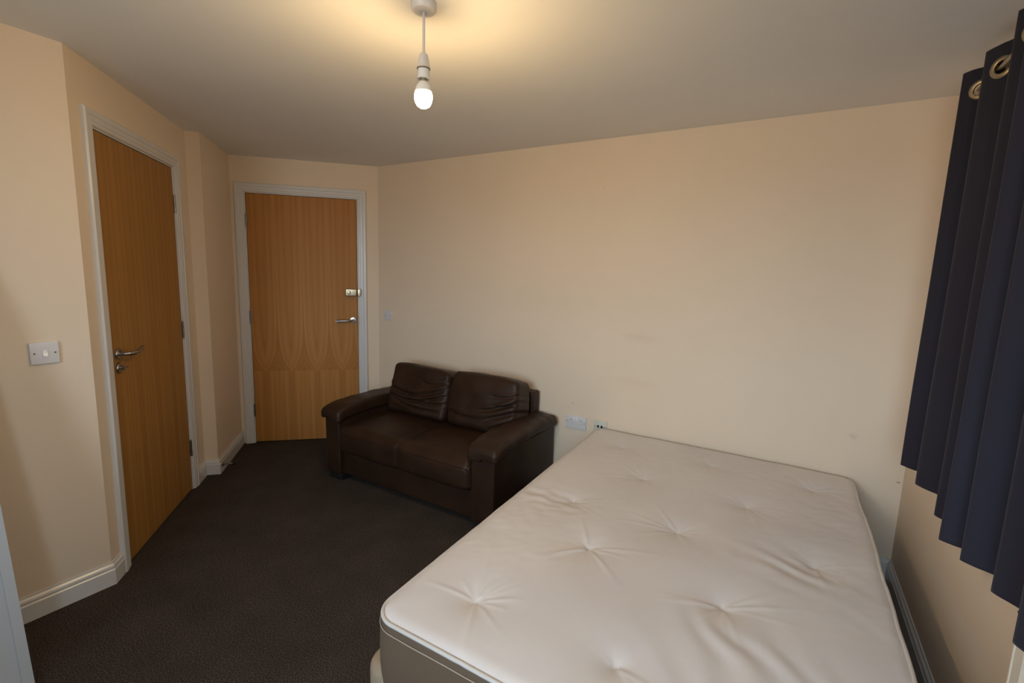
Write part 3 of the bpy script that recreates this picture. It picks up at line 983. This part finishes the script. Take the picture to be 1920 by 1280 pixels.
for (tx, ty) in TUFTS:
    zt = MZ1 + top_height(tx, ty)
    t_ = MB()
    ang = random.uniform(0, PI)
    loop = [(tx + 0.0135 * math.cos(a), ty + 0.0100 * math.sin(a), zt + 0.002 + 0.0015 * math.cos(2 * a)) for a in [2 * PI * k / 14 + ang for k in range(14)]]
    t_.tube(loop, 0.0020, 6, closed=True)
    t_.lathe([(0.0115, -0.002), (0.009, 0.001), (0.003, 0.002)], 12, 'z', (tx, ty, zt))
    t_.build('tuft', M_PIPING, bed, smooth='all', offset=BO)

base = tag(empty('divan_base', (mcx, mcy, 0)), 'cream cloth divan base under the mattress', 'bed base')
DO = tuple(base.location)
dx0, dx1, dy0, dy1 = 1.946, 3.318, -1.938, -0.030
dhx, dhy = (dx1 - dx0) / 2, (dy1 - dy0) / 2
dcx, dcy = (dx0 + dx1) / 2, (dy0 + dy1) / 2
per = []
for k in range(4):
    cxs, cys = [(1, 1), (-1, 1), (-1, -1), (1, -1)][k]
    for a in range(13):
        an = k * PI / 2 + a * PI / 24
        per.append((cxs * (dhx - 0.07) , cys * (dhy - 0.07), math.cos(an), math.sin(an)))
prof = [(-0.07, 0.2585), (0.035, 0.2585), (0.052, 0.256), (0.063, 0.249), (0.069, 0.238), (0.07, 0.222), (0.07, 0.06), (0.066, 0.05)]
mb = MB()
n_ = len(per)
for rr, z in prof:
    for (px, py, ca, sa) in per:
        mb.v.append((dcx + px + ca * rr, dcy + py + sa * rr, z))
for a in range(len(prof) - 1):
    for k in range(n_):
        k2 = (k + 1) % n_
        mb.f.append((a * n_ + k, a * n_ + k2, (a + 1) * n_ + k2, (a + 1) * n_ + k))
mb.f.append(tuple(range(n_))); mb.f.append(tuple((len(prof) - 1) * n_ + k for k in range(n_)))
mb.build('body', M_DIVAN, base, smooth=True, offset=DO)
for fx in (dx0 + 0.12, dx1 - 0.12):
    for fy in (dy0 + 0.12, dy1 - 0.12):
        MB().lathe([(0.022, 0.0), (0.025, 0.008), (0.025, 0.052)], 16, 'z', (fx, fy, 0)).build('glide', M_BLACK, base, smooth=True, offset=DO)

# ------------------------------------------------------------------ pendant lamp
LX, LY = 1.894, -1.605
lamp = tag(empty('pendant_light', (LX, LY, HC)), 'bare glowing bulb on a white ceiling pendant', 'lamp')
LO = (LX, LY, HC)
MB().lathe([(0.018, -0.026), (0.034, -0.024), (0.039, -0.018), (0.040, 0.0)], 32, 'z', LO).build('ceiling_rose', M_PLASTIC, lamp, smooth=True, offset=LO)
MB().lathe([(0.0042, -0.030 + 0.006), (0.0042, -0.155)], 12, 'z', LO).build('flex', M_PLASTIC, lamp, smooth=True, offset=LO)
ZB = 2.040 - HC
hold = MB().lathe([(0.005, 0.078), (0.0125, 0.072), (0.0165, 0.060), (0.0195, 0.036), (0.0195, 0.032)], 28, 'z', (LX, LY, HC + ZB)).build('lamp_holder', M_PLASTIC, lamp, smooth=True, offset=LO)
MB().lathe([(0.0210, 0.0325), (0.0215, 0.030), (0.0205, 0.0285)], 28, 'z', (LX, LY, HC + ZB)).build('holder_ring', M_DSTEEL, hold, smooth=True, offset=LO)
MB().lathe([(0.0185, 0.030), (0.0185, 0.004), (0.0195, 0.003), (0.0195, 0.000)], 28, 'z', (LX, LY, HC + ZB)).build('skirt_ring', M_PLASTIC_B, hold, smooth=True, offset=LO)
MB().lathe([(0.0125, 0.004), (0.0125, -0.006), (0.0130, -0.008)], 20, 'z', (LX, LY, HC + ZB)).build('bulb_cap', M_BRASS, lamp, smooth=True, offset=LO)
MB().lathe([(0.0130, -0.008), (0.0165, -0.012), (0.0225, -0.022), (0.0262, -0.033), (0.0265, -0.038), (0.0255, -0.039)], 24, 'z', (LX, LY, HC + ZB)).build('bulb_collar', M_PLASTIC_B, lamp, smooth=True, offset=LO)
gp = [(0.0252, -0.0385), (0.0275, -0.045), (0.0285, -0.052), (0.0278, -0.061), (0.0250, -0.071), (0.0195, -0.080), (0.0110, -0.0855), (0.001, -0.087)]
MB().lathe(gp, 20, 'z', (LX, LY, HC + ZB)).build('bulb', M_BULB, lamp, smooth='all', offset=LO)['label'] = 'glowing warm light bulb'

# ------------------------------------------------------------------ curtain and rod
tips = [(0.450, 3.418), (0.635, 3.432), (0.905, 3.428), (1.095, 3.405), (1.195, 3.424), (1.325, 3.448), (1.530, 3.428), (1.740, 3.420), (1.95, 3.43)]
ctrl = []
for k, (w_, s_) in enumerate(tips):
    nxt = tips[k + 1][0] if k + 1 < len(tips) else w_ + 0.14
    gapw = nxt - w_
    back = 3.496 if gapw > 0.12 else 3.474
    if k > 0:
        ctrl.append((s_ + 0.014, w_ - min(0.020, gapw * 0.15)))
    ctrl.append((s_, w_))
    ctrl.append((s_ + 0.022, w_ + gapw * 0.17))
    ctrl.append(((s_ + back) / 2 + 0.008, w_ + gapw * 0.26))
    if k + 1 < len(tips):
        ctrl.append((back, w_ + gapw * 0.42))
        ctrl.append((back, w_ + gapw * 0.70))
        ctrl.append(((back + tips[k + 1][1]) / 2, w_ + gapw * 0.86))
def catmull(P, n):
    out = []
    for i in range(len(P) - 1):
        p0 = P[max(0, i - 1)]; p1 = P[i]; p2 = P[i + 1]; p3 = P[min(len(P) - 1, i + 2)]
        for k in range(n):
            t = k / n
            out.append(tuple(0.5 * (2 * p1[c] + (p2[c] - p0[c]) * t + (2 * p0[c] - 5 * p1[c] + 4 * p2[c] - p3[c]) * t * t + (3 * p1[c] - p0[c] - 3 * p2[c] + p3[c]) * t ** 3) for c in range(2)))
    out.append(P[-1])
    return out
curve = catmull(ctrl, 6)
ZT, ZH = 2.200, 0.722
ROD_S, ROD_Z = 3.462, 2.128
cur = tag(empty('curtain', (3.46, -1.2, ZH)), 'dark navy eyelet curtain hanging at the right edge', 'curtain')
CO = tuple(cur.location)
zs_ = [ZT - 0.006 * k for k in range(26)]
while zs_[-1] > ZH + 0.03: zs_.append(zs_[-1] - 0.03)
zs_.append(ZH)
# eyelets: where the cloth crosses the rod line on each face turned to the camera
eyes = []
for k in range(len(curve) - 1):
    (s0, w0_), (s1, w1_) = curve[k], curve[k + 1]
    if (s0 - ROD_S) * (s1 - ROD_S) < 0:
        t = (ROD_S - s0) / (s1 - s0)
        tg = Vector((s1 - s0, -(w1_ - w0_), 0)).normalized()
        eyes.append((Vector((ROD_S, -(w0_ + (w1_ - w0_) * t), ROD_Z)), tg))
mb = MB()
nz, nc = len(zs_), len(curve)
for a, z in enumerate(zs_):
    tt = (ZT - z) / (ZT - ZH)
    for (s_, w_) in curve:
        am = 1.0 + 0.10 * tt
        ss = 3.462 + (s_ - 3.462) * am + 0.006 * tt * noise.noise(Vector((w_ * 9, z * 1.5, 2)))
        ww_ = w_ + (0.012 * tt) * (1 if w_ > 0.6 else -0.5) + 0.008 * noise.noise(Vector((w_ * 6, z * 1.1, 7))) * tt
        zz_ = z + (0.004 * noise.noise(Vector((w_ * 12, 3, 1))) if a in (0, nz - 1) else 0)
        mb.v.append((min(ss, 3.510), -ww_, zz_))
for a in range(nz - 1):
    for k in range(nc - 1):
        i0 = a * nc + k
        q = (i0, i0 + 1, i0 + nc + 1, i0 + nc)
        cc = sum((Vector(mb.v[i]) for i in q), Vector()) / 4
        if any((cc - e_[0]).length < 0.0215 for e_ in eyes): continue
        mb.f.append(q)
cl_ = mb.build('cloth', M_CURTAIN, cur, smooth='all', offset=CO, fix=False)
sol = cl_.modifiers.new('thickness', 'SOLIDIFY'); sol.thickness = 0.002; sol.offset = 0
# hem line stitched at the bottom
hem = []
zi = min(range(nz), key=lambda a: abs(zs_[a] - (ZH + 0.075)))
hm = MB().tube([(x - 0.0012, y, z) for (x, y, z) in mb.v[zi * nc:(zi + 1) * nc]], 0.0012, 5)
hm.build('hem_stitching', M_CURTAIN, cur, offset=CO)
for (c_, tg) in eyes:
    nrm = Vector((-tg.y, tg.x, 0))
    e_ = MB()
    prof_ = [(0.0200, -0.004), (0.0195, 0.0), (0.0200, 0.004), (0.0240, 0.0055), (0.0310, 0.0045), (0.0335, 0.0020), (0.0335, -0.0020), (0.0310, -0.0045), (0.0240, -0.0055), (0.0200, -0.004)]
    n_ = 36
    for rr, hh in prof_:
        for k in range(n_):
            a = 2 * PI * k / n_
            e_.v.append(tuple(c_ + tg * (rr * math.cos(a)) + UP * (rr * math.sin(a)) + nrm * hh))
    for a in range(len(prof_) - 1):
        for k in range(n_):
            k2 = (k + 1) % n_
            e_.f.append((a * n_ + k, a * n_ + k2, (a + 1) * n_ + k2, (a + 1) * n_ + k))
    e_.build('eyelet', M_BRASS, cur, smooth='all', offset=CO)['label'] = 'pale metal eyelet ring'

rod = tag(empty('curtain_rod', (ROD_S, -2.1, ROD_Z)), 'thin metal rod through the curtain eyelets', 'curtain rod')
RO = tuple(rod.location)
MB().tube([(ROD_S, -0.42, ROD_Z), (ROD_S, -2.4, ROD_Z)], 0.0095, 14).build('pole', M_STEEL, rod, smooth=True, offset=RO)
MB().lathe([(0.0095, 0.0), (0.016, 0.004), (0.018, 0.016), (0.012, 0.028), (0.002, 0.031)], 18, 'y', (ROD_S, -0.42, ROD_Z)).build('finial', M_STEEL, rod, smooth=True, offset=RO)
for yb_ in (-0.53, -2.36):
    b_m = MB().box(ROD_S - 0.004, XR - 0.0005, yb_ - 0.006, yb_ + 0.006, ROD_Z - 0.022, ROD_Z - 0.010)
    b_m.box(XR - 0.006, XR - 0.0005, yb_ - 0.015, yb_ + 0.015, ROD_Z - 0.04, ROD_Z + 0.02)
    b_m.build('bracket', M_STEEL, rod, offset=RO)

# ------------------------------------------------------------------ radiator under the window
RW0, RW1, RZ0, RZ1 = 1.462, 2.75, 0.14, 0.704
rad = tag(empty('radiator', (XR - 0.05, -(RW0 + RW1) / 2, 0)), 'cream white panel radiator under the curtain hem', 'radiator')
RDO = tuple(rad.location)
fx_ = XR - 0.062
pts = []
mb = MB()
nv = 40
yy = [-(RW0 + (RW1 - RW0) * k / (nv * 2)) for k in range(nv * 2 + 1)]
front = []
for k, y in enumerate(yy):
    edge_ = k < 3 or k > nv * 2 - 3
    front.append((fx_ + (0.0 if (edge_ or k % 2) else 0.007), y))
sec = front + [(fx_ + 0.022, yy[-1]), (fx_ + 0.022, yy[0])]
mb.prism([(a, b, RZ0) for a, b in sec], [(a, b, RZ1) for a, b in sec])
mb.build('panel', M_RAD, rad, offset=RDO)
MB().box(fx_ - 0.001, XR - 0.02, -RW1, -RW0, RZ1, RZ1 + 0.012, 0.004).build('top_grille', M_RAD, rad, smooth=True, offset=RDO)
for y_ in (-RW0, -RW1 + 0.012):
    MB().box(fx_ - 0.0015, XR - 0.02, y_ - 0.012, y_, RZ0 + 0.01, RZ1 - 0.0005, 0.004).build('end_cover', M_RAD, rad, smooth=True, offset=RDO)
for y_ in (-RW0 - 0.15, -RW1 + 0.15):
    MB().box(fx_ + 0.0222, XR - 0.0005, y_ - 0.02, y_ + 0.02, RZ0 + 0.1, RZ1 - 0.1).build('bracket', M_RAD, rad, offset=RDO)
    MB().tube([(fx_ + 0.012, y_ + 0.11 * (1 if y_ > -2 else -1), RZ0 + 0.02), (fx_ + 0.012, y_ + 0.11 * (1 if y_ > -2 else -1), 0.0)], 0.0075, 12).build('pipe', M_RAD, rad, smooth=True, offset=RDO)

# ------------------------------------------------------------------ white board leaning at the lower left corner
# stands on the floor and leans on the near-left wall
p1 = V1
e0 = E0.normalized()                     # along the wall, towards the camera
n_in = rnorm(0)
bd = tag(empty('leaning_board', (0, 0, 0)), 'pale grey-white edged board leaning on the wall at the lower left corner', 'board')
Q0, Q1 = 0.361, 0.86                      # extent along the wall
fd, zt_ = 0.432, 1.77                     # foot distance from wall, height where the face line meets the wall
ln = math.hypot(fd, zt_)
upv = Vector((-n_in.x * fd, -n_in.y * fd, zt_)) / ln
outv = Vector((n_in.x * zt_, n_in.y * zt_, fd)) / ln
foot = p1 + n_in * fd
bd.location = (foot.x, foot.y, 0)
BL = tuple(bd.location)
def bp_(q, u, o):
    b = foot + e0 * q
    return Vector((b.x, b.y, 0)) + upv * u + outv * o
def slab(q0, q1, u0, u1, o0, o1):
    v = [bp_(q, u, o) for o in (o0, o1) for (q, u) in ((q0, u0), (q1, u0), (q1, u1), (q0, u1))]
    return MB().add(v, [(0, 1, 2, 3), (7, 6, 5, 4), (0, 4, 5, 1), (1, 5, 6, 2), (2, 6, 7, 3), (3, 7, 4, 0)])
UT = ln - 0.115
slab(Q0 + 0.002, Q1 - 0.002, 0.010, UT - 0.02, -0.022, -0.004).build('panel', M_BOARD, bd, offset=BL)
slab(Q0, Q0 + 0.028, 0.012, UT - 0.02, -0.024, 0.0).build('edge_strip', M_BOARD, bd, offset=BL)
slab(Q1 - 0.028, Q1, 0.012, UT - 0.02, -0.024, 0.0).build('edge_strip', M_BOARD, bd, offset=BL)
slab(Q0 + 0.028, Q1 - 0.028, UT - 0.148, UT - 0.02, -0.024, 0.0).build('edge_strip', M_BOARD, bd, offset=BL)
